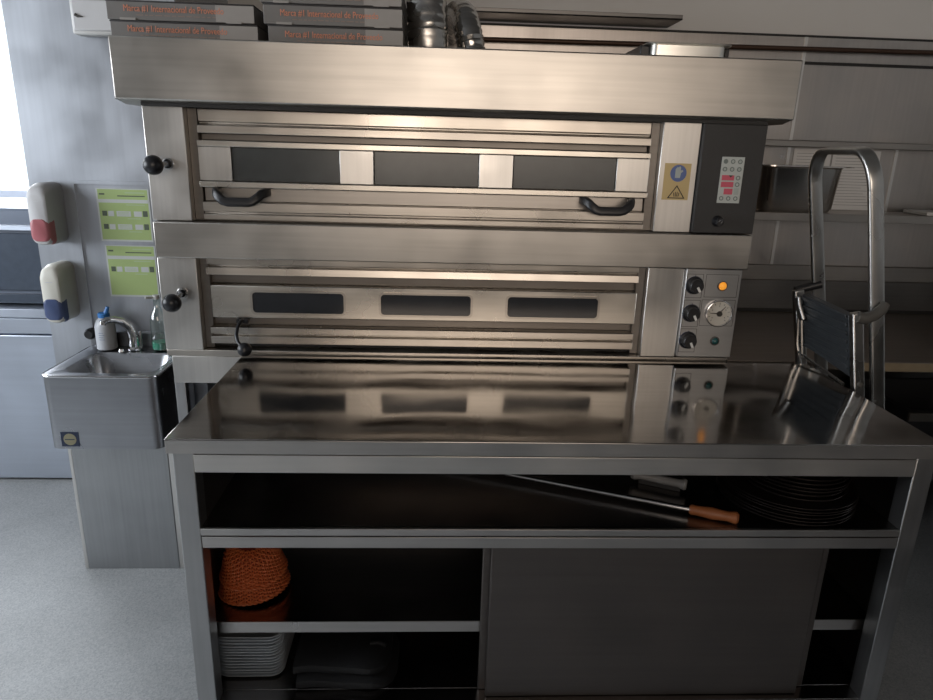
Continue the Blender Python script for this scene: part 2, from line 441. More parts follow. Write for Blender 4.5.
# lower deck
profile('header_rail', [(RY+.004, 1.149), (RY+.004, 1.128), (RY+.014, 1.126), (RY+.014, 1.122), (RY-.002, 1.120), (RY-.006, 1.098)], M['rail'], -.10, 1.232)
strip('header_recess', 1.0665, 1.098, RY+.03, M['recess'], -.10, 1.232)
ld = MB().box(-.092, 1.233, RY, RY+.05, .9625, 1.065).build('lower_door', M['door'], ov, bevel=.003)
for x0, x1 in ((.031, .316), (.425, .711), (.821, 1.113)):
    MB().ring(rrect(x0-.004, x1+.004, .9745, 1.0515, .016), rrect(x0+.003, x1-.003, .981, 1.045, .011), 'y', RY-.003, RY+.01).build('window_frame', M['rail'], ld)
    MB().prism(rrect(x0+.002, x1-.002, .980, 1.046, .012), 'y', RY-.001, RY+.01).build('glass_window', M['ovenglass2'], ld)
strip('lower_recess', .934, .9615, RY+.03, M['recess'], -.10, 1.232)
profile('sill_rail', [(RY+.004, .934), (RY-.004, .932), (RY-.004, .913), (RY+.010, .911), (RY+.010, .906), (RY-.006, .904), (RY-.006, .881)], M['rail'], -.10, 1.232)
profile('base_groove', [(RY+.02, .880), (RY+.02, .866)], M['dark'], -.12, 1.25)
MB().box(-.235, 1.545, OY+.004, OY+.07, .842, .8625).build('base_rail', M['rail'], ov, bevel=.002)
# stand under the ovens
MB().box(-.222, .05, OY+.006, OY+.03, .752, .8415).build('stand_panel', M['pillar'], ov, bevel=.002)
MB().box(.05, 1.545, OY+.02, OY+.05, .77, .8415).build('stand_panel', M['darksteel'], ov, bevel=.002)
for x in (-.222, 1.505):
    for y in (OY+.008, 1.48):
        MB().box(x, x+.032, y, y+.032, 0, .755).build('leg', M['tableleg'], ov, bevel=.002)
MB().box(-.19, 1.5, 1.30, 1.32, .05, .75).build('stand_back', M['inner'], ov)
# damper knobs on the left pillars
for zb, xb, xk, zk in ((1.421, -.174, -.192, 1.418), (1.044, -.168, -.178, 1.026)):
    k = MB().lathe([(0, OY-.092), (.014, OY-.090), (.0225, OY-.082), (.027, OY-.070), (.027, OY-.060), (.020, OY-.053), (.010, OY-.051), (0, OY-.051)], (xk, 0, zk), 24, 'y').build('damper_knob', M['blackball'], ov)
    MB().tube([(xk, OY-.053, zk), (xb, OY-.004, zb)], .0065, 12).lathe([(0, OY-.012), (.013, OY-.011), (.0165, OY-.005), (.0155, OY+.001)], (xb, 0, zb), 18, 'y').build('stem', M['chrome'], k)
# steam lever under the lower door
lv = MB().tube([(.000, OY+.03, .958), (.001, OY-.012, .958), (-.002, OY-.03, .948), (-.004, OY-.045, .925), (.004, OY-.06, .908), (.022, OY-.074, .894)], .0055, 10)
lv.box(-.016, .020, OY+.004, OY+.028, .950, .962)
lvo = lv.build('lever', M['blackball'], ov, bevel=.0008)
MB().ball((.028, OY-.079, .8905), .0215).build('lever_knob', M['blackball'], lvo)
# warning sticker: glove sign above a triangle
st = MB(); yS = OY-.0012
st.prism([(1.270, 1.356), (1.3495, 1.356), (1.3495, 1.462), (1.270, 1.462)], 'y', yS, OY, 0)
st.prism(circ(1.3125, 1.4335, .0245), 'y', yS-.0006, OY, 1)
gl = [(1.303, 1.420), (1.318, 1.420), (1.320, 1.434), (1.3265, 1.440), (1.323, 1.4435), (1.3185, 1.4405), (1.3185, 1.451), (1.315, 1.4535), (1.3115, 1.450), (1.3085, 1.4515), (1.3055, 1.448), (1.303, 1.446)]
st.prism(gl, 'y', yS-.0012, OY, 2)
T = [(1.3125, 1.3995), (1.2855, 1.3605), (1.3395, 1.3605)]; c_ = (1.3125, 1.3735)
Ti = [(c_[0]+(a-c_[0])*.80, c_[1]+(b-c_[1])*.80) for a, b in T]
st.ring(T, Ti, 'y', yS-.0006, OY, 3)
for dx in (-.006, -.002, .002, .006): st.tube([(1.3125+dx, yS-.0006, 1.366), (1.3125+dx*1.4, yS-.0006, 1.381-abs(dx)*.6)], .0011, 6, 3)
st.build('warning_sticker', [M['gold'], M['stblue'], M['keyface'], M['ink']], ov, smooth=False)
# black control cabinet of the upper deck
cb = MB().hexa([(1.369, .624, 1.262), (1.5555, .624, 1.262), (1.5555, .95, 1.262), (1.369, .95, 1.262), (1.369, .624, 1.5755), (1.5555, .624, 1.5755), (1.5555, .95, 1.5755), (1.369, .95, 1.5755)]).build('control_cabinet', M['blackmat'], ov, bevel=.002)
yk = .624
kp = MB().box(1.432, 1.4995, yk-.0015, yk, 1.352, 1.4845, 0)
for r, z in ((0, 1.4715), (1, 1.4495)):
    for i in range(3):
        kp.ring(circ(1.4435+.0215*i, z, .0068, 16), circ(1.4435+.0215*i, z, .0042, 16), 'y', yk-.0025, yk, 1)
        kp.prism(circ(1.4435+.0215*i, z, .0042, 16), 'y', yk-.002, yk, 1 if (r == 0 and i == 0) else 2)
for z in (1.425, 1.406): kp.ring(circ(1.4865, z, .0068, 16), circ(1.4865, z, .0042, 16), 'y', yk-.0025, yk, 1)
for i in range(3): kp.ring(circ(1.4435+.0215*i, 1.3655, .0066, 16), circ(1.4435+.0215*i, 1.3655, .004, 16), 'y', yk-.0025, yk, 1)
for x0, x1, z0, z1 in ((1.4375, 1.4745, 1.4175, 1.4325), (1.4375, 1.4745, 1.398, 1.4135), (1.4485, 1.4745, 1.377, 1.394)): kp.box(x0, x1, yk-.0025, yk, z0, z1, 3)
kp.prism([(1.457, 1.4325), (1.470, 1.4325), (1.463, 1.426)], 'y', yk-.003, yk, 4)
kp.box(1.479, 1.493, yk-.0022, yk, 1.377, 1.396, 2)
kp.build('keypad', [M['keypad'], M['keyring'], M['keyface'], M['pink'], M['ink']], cb, smooth=False)
bk = MB().lathe([(0, yk-.024), (.010, yk-.024), (.0125, yk-.022), (.015, yk-.004), (.017, yk)], (1.4415, 0, 1.298), 20, 'y')
bk.prism([(1.430, 1.292), (1.4385, 1.282), (1.4455, 1.292), (1.450, 1.306), (1.439, 1.309)], 'y', yk-.028, yk-.02, 0)
bk.tube([(1.434, yk-.0285, 1.2985), (1.439, yk-.0285, 1.303)], .0011, 6, 1); bk.tube([(1.442, yk-.0285, 1.2945), (1.446, yk-.0285, 1.300)], .0011, 6, 1)
bk.build('thermostat_knob', [M['blackknob'], M['greyhandle']], cb)
# lower control panel
cp = MB().box(1.3685, 1.5425, .626, .9, .869, 1.151).build('control_panel', M['panelsteel'], ov, bevel=.002)
yp = .626
ln = MB()
def rline(x0, x1, z0, z1, w=.0012):
    ln.ring([(x0, z0), (x1, z0), (x1, z1), (x0, z1)], [(x0+w, z0+w), (x1-w, z0+w), (x1-w, z1-w), (x0+w, z1-w)], 'y', yp-.0006, yp+.0005)
rline(1.3715, 1.423, 1.061, 1.136); rline(1.431, 1.534, 1.064, 1.136)
rline(1.3715, 1.423, .968, 1.054); rline(1.427, 1.534, .972, 1.056); rline(1.3715, 1.423, .885, .962)
ln.build('panel_lines', M['ink'], cp, smooth=False)
for z, tilt in ((1.1005, .55), (1.012, .5), (.9245, .45)):
    kb = MB().lathe([(0, yp-.026), (.019, yp-.026), (.021, yp-.024), (.0222, yp-.008), (.026, yp-.006), (.0275, yp)], (1.3975, 0, z), 28, 'y', 0)
    kb.lathe([(.0275, yp-.002), (.0285, yp-.001), (.0285, yp)], (1.3975, 0, z), 28, 'y', 1)
    a = -PI/2+tilt
    ux, uz = math.cos(a), math.sin(a)
    pa = (1.3975+ux*.002, z+uz*.002); pb = (1.3975+ux*.019, z+uz*.019); nx, nz = -uz*.0036, ux*.0036
    kb.prism([(pa[0]+nx, pa[1]+nz), (pa[0]-nx, pa[1]-nz), (pb[0]-nx, pb[1]-nz), (pb[0]+nx, pb[1]+nz)], 'y', yp-.0275, yp-.02, 2)
    kb.prism([(1.3955, z+.024), (1.3995, z+.024), (1.3975, z+.034)], 'y', yp-.001, yp, 1)
    kb.build('control_knob', [M['blackknob'], M['navy'], M['pointer']], cp)
al = MB().lathe([(.0155, yp), (.0155, yp-.004), (.013, yp-.006)], (1.485, 0, 1.1005), 24, 'y', 1)
al.lathe([(0, yp-.013), (.006, yp-.012), (.011, yp-.008), (.013, yp-.003)], (1.485, 0, 1.1005), 24, 'y', 0)
al.build('pilot_lamp', [M['amber'], M['hinge']], cp)
dg = MB().lathe([(.0375, yp-.004), (.040, yp-.011), (.0425, yp-.010), (.0435, yp)], (1.484, 0, 1.0135), 36, 'y', 1)
dg.lathe([(0, yp-.005), (.0385, yp-.005)], (1.484, 0, 1.0135), 36, 'y', 0)
for i in range(11):
    a = math.radians(225-27*i); c, s = math.cos(a), math.sin(a)
    dg.tube([(1.484+.029*c, yp-.0055, 1.0135+.029*s), (1.484+.034*c, yp-.0055, 1.0135+.034*s)], .0008, 6, 2)
for i in range(5):
    a = math.radians(215-62*i); c, s = math.cos(a), math.sin(a)
    dg.prism(circ(1.484+.024*c, 1.0135+.024*s, .0016, 6), 'y', yp-.0056, yp-.005, 2)
for a, l in ((50, .030), (178, .029)):
    c, s = math.cos(math.radians(a)), math.sin(math.radians(a))
    dg.tube([(1.484, yp-.0065, 1.0135), (1.484+l*c, yp-.0065, 1.0135+l*s)], [.0018, .0007], 6, 2)
dg.lathe([(0, yp-.010), (.008, yp-.010), (.009, yp-.006)], (1.486, 0, 1.0125), 18, 'y', 2)
dg.build('thermometer_dial', [M['gaugewhite'], M['chrome'], M['ink']], cp)
pb_ = MB().lathe([(.0145, yp), (.0145, yp-.004), (.011, yp-.006)], (1.484, 0, .9235), 24, 'y', 1)
pb_.lathe([(0, yp-.012), (.006, yp-.011), (.010, yp-.007), (.011, yp-.003)], (1.484, 0, .9235), 24, 'y', 0)
pb_.build('push_button', [M['greenbtn'], M['hinge']], cp)

# ------------------------------------------------------------------ work table
tb = thing('work_table', 'long stainless steel work table with open shelves and sliding door in front of the oven', 'table', (.9, .32, 0))
MB().prism([(0, .815), (0, .850), (.632, .850), (.632, .815), (.60, .815), (.60, .846), (.004, .846), (.004, .815)], 'x', 0, 1.8).build('tabletop', [M['tabletop']], tb, bevel=.0022)
MB().box(.001, .004, .001, .631, .815, .849).build('top_edge', M['tableedge'], tb)
MB().box(1.796, 1.799, .001, .631, .815, .849).build('top_edge', M['tableedge'], tb)
MB().box(.002, 1.798, -.0012, 0, .8155, .8475).build('front_lip', M['tableedge'], tb)
MB().box(.053, 1.7515, .02, .035, .7585, .8035).build('apron', M['apron'], tb, bevel=.0015)
MB().box(.053, 1.7515, .0235, .035, .8035, .8145).build('shadow_strip', M['dark'], tb)  # black strip painted in as the shadow line under the lip
for x in (.0065, 1.7515):
    for y in (.02, .565):
        MB().box(x, x+.0475, y, y+.05, 0, .8145).build('leg', M['tableleg'], tb, bevel=.0025)
for x in (.0075, 1.7905):
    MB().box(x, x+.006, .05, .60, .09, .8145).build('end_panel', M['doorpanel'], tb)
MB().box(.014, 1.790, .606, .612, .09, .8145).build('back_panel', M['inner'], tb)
MB().box(.054, 1.751, .028, .604, .606, .6125).build('upper_shelf', M['shelf'], tb)
MB().box(.053, 1.7515, .02, .032, .5945, .6125).build('shelf_edge', M['tableedge'], tb, bevel=.001)
MB().box(.055, 1.7515, .0205, .032, .5612, .5905).build('door_track', M['tableedge'], tb, bevel=.001)
MB().box(.0145, 1.7895, .092, .60, .272, .2965).build('middle_shelf', [M['shelf']], tb)
MB().box(.0145, 1.7895, .090, .0925, .2655, .2972).build('shelf_edge', M['tableedge'], tb)
MB().box(.0145, 1.7895, .072, .60, .075, .1).box(.0545, 1.751, .022, .0725, .075, .1).build('bottom_shelf', M['shelf'], tb, bevel=.002)
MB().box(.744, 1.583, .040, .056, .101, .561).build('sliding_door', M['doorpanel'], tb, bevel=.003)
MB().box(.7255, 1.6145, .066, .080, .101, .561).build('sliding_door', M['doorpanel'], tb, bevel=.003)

# things on the shelves
pl = thing('pizza_peel', 'long steel pizza peel with turned wooden handle lying on the upper shelf', 'pizza peel', (1.0, .18, .6125))
d = Vector((1.343-.82, .035-.251, 0)).normalized(); e0 = Vector((1.246, .093, .628))
MB().tube([e0-d*.92+Vector((0, 0, .004)), e0+d*.005], .0075, 12).build('rod', M['chrome'], pl)
hp = [(0, .010), (.006, .0135), (.016, .0125), (.035, .0135), (.055, .0155), (.075, .0135), (.092, .0125), (.105, .0150), (.112, .0155), (.117, .011)]
MB().tube([e0+d*a for a, r in hp], [r for a, r in hp], 14).build('handle', M['wood'], pl)
c0 = e0-d*1.02
MB().lathe([(0, .6135), (.098, .6135), (.10, .6145), (.098, .6155), (0, .6155)], (c0.x, c0.y, 0), 36).build('peel_head', M['chrome'], pl)
sc = thing('scraper', 'small scraper with grey plastic grip lying behind the wooden peel handle', 'scraper', (1.21, .22, .6125))
a = Vector((1.150, .262, .640)); b = Vector((1.276, .199, .640)); dd = (b-a).normalized()
MB().tube([a-dd*.006, a+dd*.004, a+dd*.02, a+dd*.07, b-dd*.02, b-dd*.006, b], [.012, .016, .0105, .0115, .0115, .016, .013], 12).build('grip', M['greyhandle'], sc)
nn = Vector((-dd.y, dd.x, 0))
p0, p1 = a+dd*.015, b-dd*.015
def xyz(v, z): return (v.x, v.y, z)
MB().hexa([xyz(p0+nn*.004, .6135), xyz(p1+nn*.004, .6135), xyz(p1+nn*.10, .6135), xyz(p0+nn*.10, .6135), xyz(p0+nn*.004, .638), xyz(p1+nn*.004, .638), xyz(p1+nn*.10, .6165), xyz(p0+nn*.10, .6165)]).build('blade', M['blackmat'], sc)

ordn = ['bottommost', 'second', 'third', 'fourth', 'fifth', 'sixth', 'seventh', 'eighth', 'ninth', 'tenth', 'eleventh', 'twelfth', 'thirteenth', 'topmost']
def stack_label(i, n, what, where):
    if i == 0: return 'bottommost '+what+' '+where
    if i == n-1: return 'topmost '+what+' '+where
    return what+' '+where+', '+ordn[i]+' from the bottom'
pr = None
for i in range(6):
    if pr is None:
        r = .168
        pr = MB().lathe([(0, .001), (r-.008, .001), (r, .007), (r+.003, .0078), (r+.002, .0092), (r-.003, .0085), (r-.010, .0028), (0, .0028)], (0, 0, 0), 48).build('pizza_pan', M['blackpan'])
        o = pr
    else: o = copy_tree(pr)
    o.location = (1.545+random.uniform(-.004, .004), .2+random.uniform(-.003, .003), .6125+i*.0085)
    tag(o, stack_label(i, 6, 'wide black round pizza pan', 'in lower part of the stack'), 'pan', 'wide black pizza pans')
pr = None
for i in range(6):
    if pr is None:
        r = .128
        pr = MB().lathe([(0, .001), (r-.006, .001), (r, .008), (r+.003, .009), (r+.002, .0105), (r-.003, .0095), (r-.008, .0028), (0, .0028)], (0, 0, 0), 44).build('pizza_pan', M['blackpan'])
        o = pr
    else: o = copy_tree(pr)
    o.location = (1.553+random.uniform(-.004, .004), .185+random.uniform(-.003, .003), .6125+6*.0085+.002+i*.0105)
    tag(o, stack_label(i, 6, 'small black round pizza pan', 'resting on the wide pans'), 'pan', 'small black pizza pans')

# wicker baskets, upside down
def basket(r0, h):
    """woven dome: upright stakes with horizontal strands passing alternately over and under them"""
    mb = MB(); rows = 14; NS = 20
    def rad(t): return r0*(1-.30*t) if t < .62 else r0*.814*math.cos((t-.62)/.38*PI/2*.97)**.6
    def hei(t): return h*t if t < .62 else h*(.62+.38*math.sin((t-.62)/.38*PI/2))
    prof = [(max(rad(k/30)-.0048, 0), hei(k/30)) for k in range(31)]; prof[-1] = (0, h-.002)
    mb.lathe(prof, (0, 0, 0), 40, 'z', 1)
    for k in range(NS*2):
        a = PI*k/NS
        mb.tube([((rad(t/12)+.0002)*math.cos(a), (rad(t/12)+.0002)*math.sin(a), hei(t/12)) for t in range(12)], .0018, 5, 0)
    n = NS*6
    for j in range(18):
        t = .05+.92*j/18
        loop = []
        for i in range(n+1):
            a = 2*PI*i/n
            rr = max(rad(t)+.0042*math.cos(NS*a+PI*(j % 2)), .004)
            loop.append((rr*math.cos(a), rr*math.sin(a), hei(t)))
        mb.tube(loop, .0022, 6, 0, cap=False)
    n = 120
    for ph in (0, PI):
        loop = [((r0+.001+.003*math.sin(20*2*PI*i/n+ph))*math.cos(2*PI*i/n), (r0+.001+.003*math.sin(20*2*PI*i/n+ph))*math.sin(2*PI*i/n), .003+.003*math.cos(20*2*PI*i/n+ph)) for i in range(n+1)]
        mb.tube(loop, .0027, 6, 0, cap=False)
    return mb
bk1 = basket(.092, .090).build('wicker_basket', [M['wicker'], M['wickershade']])
tag(bk1, 'lower orange wicker basket upside down on the middle shelf', 'basket', 'orange wicker baskets')
bk1.location = (.106, .240, .3045); bk1.rotation_euler = (math.radians(-2), math.radians(-4), .3)
bk2 = basket(.086, .090).build('wicker_basket', [M['wicker'], M['wickershade']])
tag(bk2, 'upper orange wicker basket nested over another basket', 'basket', 'orange wicker baskets')
bk2.location = (.106, .242, .349); bk2.rotation_euler = (0, math.radians(-4), 1.0)

# stacked white trays
NT = 14
pr = None
for i in range(NT):
    if pr is None:
        mb = MB(); W_, D_ = .178, .23
        def lp(x, z, r): return [(u, v, z) for u, v in rrect(-W_/2+x, W_/2-x, x, D_-x, r, 6)]
        mb.loft([lp(.014, 0, .022), lp(.004, .0055, .030), lp(0, .0075, .034), lp(0, .0092, .034), lp(.006, .0085, .028), lp(.016, .0022, .02)])
        pr = mb.build('tray', M['tray']); o = pr
    else: o = copy_tree(pr)
    o.location = (.110+random.uniform(-.0015, .0015), .112+random.uniform(-.0015, .0015), .1002+i*.0093)
    o.rotation_euler = (0, 0, random.uniform(-.012, .012))
    tag(o, stack_label(i, NT, 'white shallow tray', 'of the stack on the bottom shelf'), 'tray', 'stacked white trays')

# black padded mats
def pad(x0, x1, y0, y1, z, th, wob, name):
    mb = MB(); n = 22; loops = []
    for k in range(n+1):
        t = k/n; x = x0+(x1-x0)*t
        # rounded right end in plan
        s = 0
        R = .075
        if x > x1-R: s = R-math.sqrt(max(R*R-(x-(x1-R))**2, 0))
        ya, yb = y0+s+wob*math.sin(t*5)*.6, y1-s*.8
        if yb-ya < .004: yb = ya+.004
        zz = z+.005*math.sin(t*4.5)+(.004*math.sin(t*9+1))
        h = th*(1-.25*t*t)
        loops.append([(x, ya, zz+.006), (x, ya+.002, zz), (x, ya+.03, z), (x, yb, z), (x, yb, zz+h), (x, (ya+yb)/2, zz+h*1.25), (x, ya+.02, zz+h*1.05), (x, ya+.004, zz+h*.8)])
    mb.loft(loops); return mb.build(name, M['blackcloth'])
o = pad(.245, .508, .066, .30, .101, .024, .008, 'padded_mat')
tag(o, 'lower of two black padded mats on the bottom shelf', 'mat', 'black padded mats')
o2 = pad(.235, .490, .082, .31, .134, .024, .012, 'padded_mat')
tag(o2, 'upper of two black padded mats on the bottom shelf', 'mat', 'black padded mats')
cr = MB().tube([(.43, .17, .163), (.455, .172, .164), (.475, .165, .160)], .006, 8)
cr.build('seam_fold', M['blackcloth'], o2)

# ------------------------------------------------------------------ hand wash sink
sk = thing('hand_wash_sink', 'steel wall-hung hand wash sink on a square pedestal under the posters', 'sink', (-.46, .85, 0))
x0, x1, y0, y1, zt, zb = -.641, -.284, .655, 1.0, .768, .518
sh = MB()
def LP(ix, z, r, dx=0): return [(u, v, z) for u, v in rrect(x0+ix, x1-ix, y0+ix, y1-.0, r, 6)]
def lpo(z, r): return [(u, v, z) for u, v in rrect(x0, x1, y0, y1, r, 6)]
# outer shell with the front corners rounded, then the rim and the bowl inside it
bx0, bx1, by0, by1 = x0+.045, x1-.03, y0+.045, y1-.085
def lpi(z, r, s): return [(u, v, z) for u, v in rrect(bx0+s, bx1-s, by0+s, by1-s, r, 6)]
sh.loft([lpo(zb, .032), lpo(zt-.006, .032), lpo(zt-.001, .032), [(u, v, zt) for u, v in rrect(x0+.004, x1-.004, y0+.004, y1, .029, 6)],
         [(u, v, zt-.001) for u, v in rrect(x0+.012, x1-.012, y0+.012, y1-.01, .03, 6)],
         lpi(zt-.003, .05, -.006), lpi(zt-.010, .05, 0), lpi(zt-.11, .05, .02), lpi(zt-.13, .04, .045)])
basin = sh.build('basin', [M['sink']], sk)
MB().lathe([(0, zt-.128), (.022, zt-.128), (.026, zt-.1295)], (-.46, .80, 0), 20).build('drain', M['chrome'], basin)
MB().box(-.640, -.284, .990, 1.012, zt-.002, zt+.052).build('splash_plate', M['sink'], sk, bevel=.003)
rim = [(u, v, zt-.003) for u, v in rrect(x0, x1, y0, y1, .032, 6)]
MB().tube(rim+rim[:1], .0042, 8, cap=False).build('rim', M['chrome'], basin)
ped = MB().box(-.634, -.312, .757, .985, 0, zb+.002).build('pedestal', M['pedestal'], sk, bevel=.003)
for q0, q1 in ((-.646, -.634), (-.312, -.291)): MB().box(q0, q1, .7585, .98, 0, zb).build('pedestal_flange', M['seam'], ped, bevel=.002)
fc = MB().lathe([(.026, zt), (.026, zt+.006), (.020, zt+.012), (.018, zt+.05)], (-.470, .955, 0), 20)
fc.tube([(-.470, .955, zt+.03), (-.472, .954, zt+.06), (-.480, .948, zt+.088), (-.496, .935, zt+.108), (-.516, .917, zt+.118), (-.534, .902, zt+.118), (-.541, .896, zt+.112)], [.018, .017, .0155, .014, .0125, .011, .010], 14)
fc.tube([(-.541, .896, zt+.116), (-.543, .894, zt+.104)], .0115, 12)
fc.tube([(-.50, .915, zt+.003), (-.50, .915, zt+.012)], [.010, .007], 10)
fco = fc.build('faucet', M['chrome'], sk)
MB().tube([(-.448, .958, zt+.0), (-.447, .96, zt+.066)], .0045, 8).build('lever', M['chrome'], fco)
MB().lathe([(0, -.008), (.014, -.01), (.02, .0), (.02, .02), (.012, .024), (0, .024)], (-.638, .985, .812), 16, 'y').build('tap_knob', M['black'], sk)
sb = MB().box(-.601, -.545, y0-.0015, y0, .527, .577, 0).prism(circ(-.573, .552, .020, 24), 'y', y0-.0025, y0, 1)
sb.box(-.588, -.558, y0-.003, y0, .5505, .5535, 0)
sb.build('seal_sticker', [M['navy'], M['sticker_gold']], basin, smooth=False)

# bottles on the sink
zs = zt+.001
bo = thing('squeeze_bottle', 'white plastic bottle with blue flip cap on the sink corner', 'bottle', (-.565, .955, zs))
bb = MB().lathe([(0, 0), (.029, 0), (.0335, .004), (.0335, .08), (.032, .09), (.026, .104), (.018, .112), (.0175, .117), (0, .117)], (-.565, .955, zs), 24).build('bottle_body', M['milky'], bo)
MB().lathe([(0, .115), (.019, .115), (.019, .128), (.016, .131), (0, .131)], (-.565, .955, zs), 24).tube([(-.556, .955, zs+.130), (-.548, .955, zs+.152)], [.009, .006], 8).build('cap', M['capblue'], bo)
pm = MB()
for k in range(4): pm.box(-.574, -.556-.004*(k % 2), .9205, .9225, zs+.04+k*.008, zs+.0415+k*.008)
pm.build('label_print', M['print'], bb)
gb = thing('clear_bottle', 'clear plastic bottle with a little green liquid beside the oven pillar', 'bottle', (-.378, .955, zs))
MB().lathe([(0, 0), (.024, 0), (.029, .004), (.029, .105), (.025, .128), (.014, .148), (.011, .156), (.011, .185)], (-.378, .955, zs), 24).build('bottle_body', M['clearplastic'], gb)
MB().lathe([(0, .002), (.023, .002), (.0275, .005), (.0275, .030), (0, .030)], (-.378, .955, zs), 24).build('liquid', M['liquid'], gb)
MB().lathe([(0, .183), (.011, .183), (.011, .198), (0, .198)], (-.378, .955, zs), 18).tube([(-.378, .955, zs+.19), (-.405, .93, zs+.192)], .004, 8).build('cap', M['white'], gb)

# soap dispensers
def dispenser(cx, zc, wmat, bmat, label):
    t = thing('soap_dispenser', label, 'soap dispenser', (cx, 1.02, zc), 'wall soap dispensers')
    w, h, dp = .066, .205, .112
    mb = MB(); loops = []
    # body: rows from the wall outwards, each a rounded outline, narrowing toward the front
    for f, sx, zt_, zb_ in ((0, 1, h/2, -h/2), (.6, 1, h/2, -h/2), (.86, .97, h/2-.008, -h/2+.003), (.96, .90, h/2-.022, -h/2+.008), (1, .74, h/2-.045, -h/2+.02)):
        loops.append([(cx+u*sx, 1.02-dp*f, v) for u, v in rrect(-w/2, w/2, zc+zb_, zc+zt_, (.026 if f > .9 else .028)*min(1, sx+.05), 6)])
    mb.loft(loops); mb.build('body', bmat, t)
    wd = MB(); loops = []
    for f, sx in ((.70, 1.02), (.90, .99), (.99, .88), (1.03, .66)):
        loops.append([(cx+u*sx, 1.02-dp*f, v) for u, v in rrect(-w/2, w/2, zc-h/2+.002+.012*(f-.7)*4, zc-.004-.03*(f-.7), .02, 5)])
    wd.loft(loops); wd.build('drip_window', wmat, t)
    for k in range(2): MB().tube([(cx-.012, 1.02-dp*.985+.004*k, zc+.045+.022*k), (cx+.012, 1.02-dp*.985+.004*k, zc+.045+.022*k)], .0022, 6).build('grip_line', M['greywhite'], t)
    return t
dispenser(-.714, 1.237, M['red'], M['greywhite'], 'whitish wall dispenser with red window, the upper one')
dispenser(-.710, .968, M['blue'], M['cream'], 'cream wall dispenser with dark blue window, the lower one')

# posters
def poster(x0, x1, z0, z1, rows, label, name='instruction_poster'):
    mb = MB(); y = 1.02; w = x1-x0; h = z1-z0
    def R(u0, u1, v0, v1, mi, k): mb.box(x0+u0*w, x0+u1*w, y-.002-.0004*k, y, z1-v1*h, z1-v0*h, mi)
    R(0, 1, 0, 1, 1, 0); R(.03, .97, .015, .965, 0, 1)
    R(.03, .97, .20, .265, 1, 2)
    R(.06, .16, .09, .12, 2, 2); R(.55, .92, .06, .085, 3, 2); R(.40, .92, .125, .145, 2, 2); R(.55, .9, .29, .31, 3, 2)
    for v in rows:
        R(.08, .17, v-.05, v+.045, 2, 2); R(.19, .30, v-.05, v+.05, 1, 2); R(.35, .62, v-.05, v+.05, 1, 2); R(.68, .83, v-.05, v+.05, 1, 2); R(.85, .94, v-.06, v+.05, 2, 2)
        for q in range(3): R(.38, .59, v-.03+.024*q, v-.022+.024*q, 3, 3)
        R(.55, .8, v+.08, v+.10, 3, 2)
    o = mb.build(name, [M['green'], M['poster_white'], M['poster_grey'], M['poster_pale']], smooth=False)
    tag(o, label, 'poster', 'green instruction posters')
poster(-.570, -.392, 1.142, 1.322, (.47, .72), 'green instruction poster with two rows of boxes, the upper one')
poster(-.562, -.390, .945, 1.128, (.46,), 'green instruction poster with one row of boxes, the lower one')
jb = thing('junction_box', 'white plastic electrical box high on the left steel wall', 'electrical box', (-.49, 1.02, 1.80))
jc = MB().box(-.556, -.41, .965, 1.02, 1.797, 1.905).build('case', M['white'], jb, bevel=.008)
MB().box(-.546, -.42, .958, .966, 1.808, 1.897).build('cover', M['greywhite'], jc, bevel=.004)
MB().tube([(-.536, .956, 1.853), (-.528, .956, 1.848), (-.513, .956, 1.847)], [.005, .004, .0015], 8).build('latch', M['hinge'], jc)

# ------------------------------------------------------------------ left: refrigerated counter and the machine on it
fr = thing('refrigerated_counter', 'pale steel undercounter fridge behind the sink at far left', 'refrigerator', (-1.5, 1.75, 0))
MB().box(-2.2, -.80, 1.46, 2.1, .012, .755).build('body', M['fridge'], fr, bevel=.003)
MB().box(-2.22, -.795, 1.42, 2.15, .755, .795).build('worktop', M['fridge'], fr, bevel=.004)
MB().box(-2.2, -.80, 1.427, 1.46, .685, .752).build('control_strip', M['fridge'], fr, bevel=.003)
MB().box(-1.52, -.80, 1.425, 1.46, .012, .679).build('door', M['fridge'], fr, bevel=.004)
MB().box(-2.2, -1.53, 1.425, 1.46, .012, .679).build('door', M['fridge'], fr, bevel=.004)
for x in (-2.15, -.86):
    for y in (1.55, 2.05): MB().lathe([(.02, 0), (.02, .014)], (x, y, 0), 12).build('foot', M['black'], fr)
mc = thing('countertop_machine', 'dark glass-fronted machine standing on the far left counter', 'kitchen machine', (-1.4, 1.75, .795))
MB().box(-2.0, -.83, 1.50, 2.05, .80, 1.20).build('body', M['machine_blue'], mc, bevel=.01)
MB().box(-1.98, -.84, 1.48, 1.50, .86, 1.10).build('glass_front', M['machine'], mc, bevel=.004)
MB().box(-2.0, -.83, 1.465, 1.50, 1.112, 1.135).build('front_rail', M['fridge'], mc, bevel=.004)
MB().box(-1.98, -.84, 1.475, 1.50, .805, .845).build('base_strip', M['machine'], mc, bevel=.003)

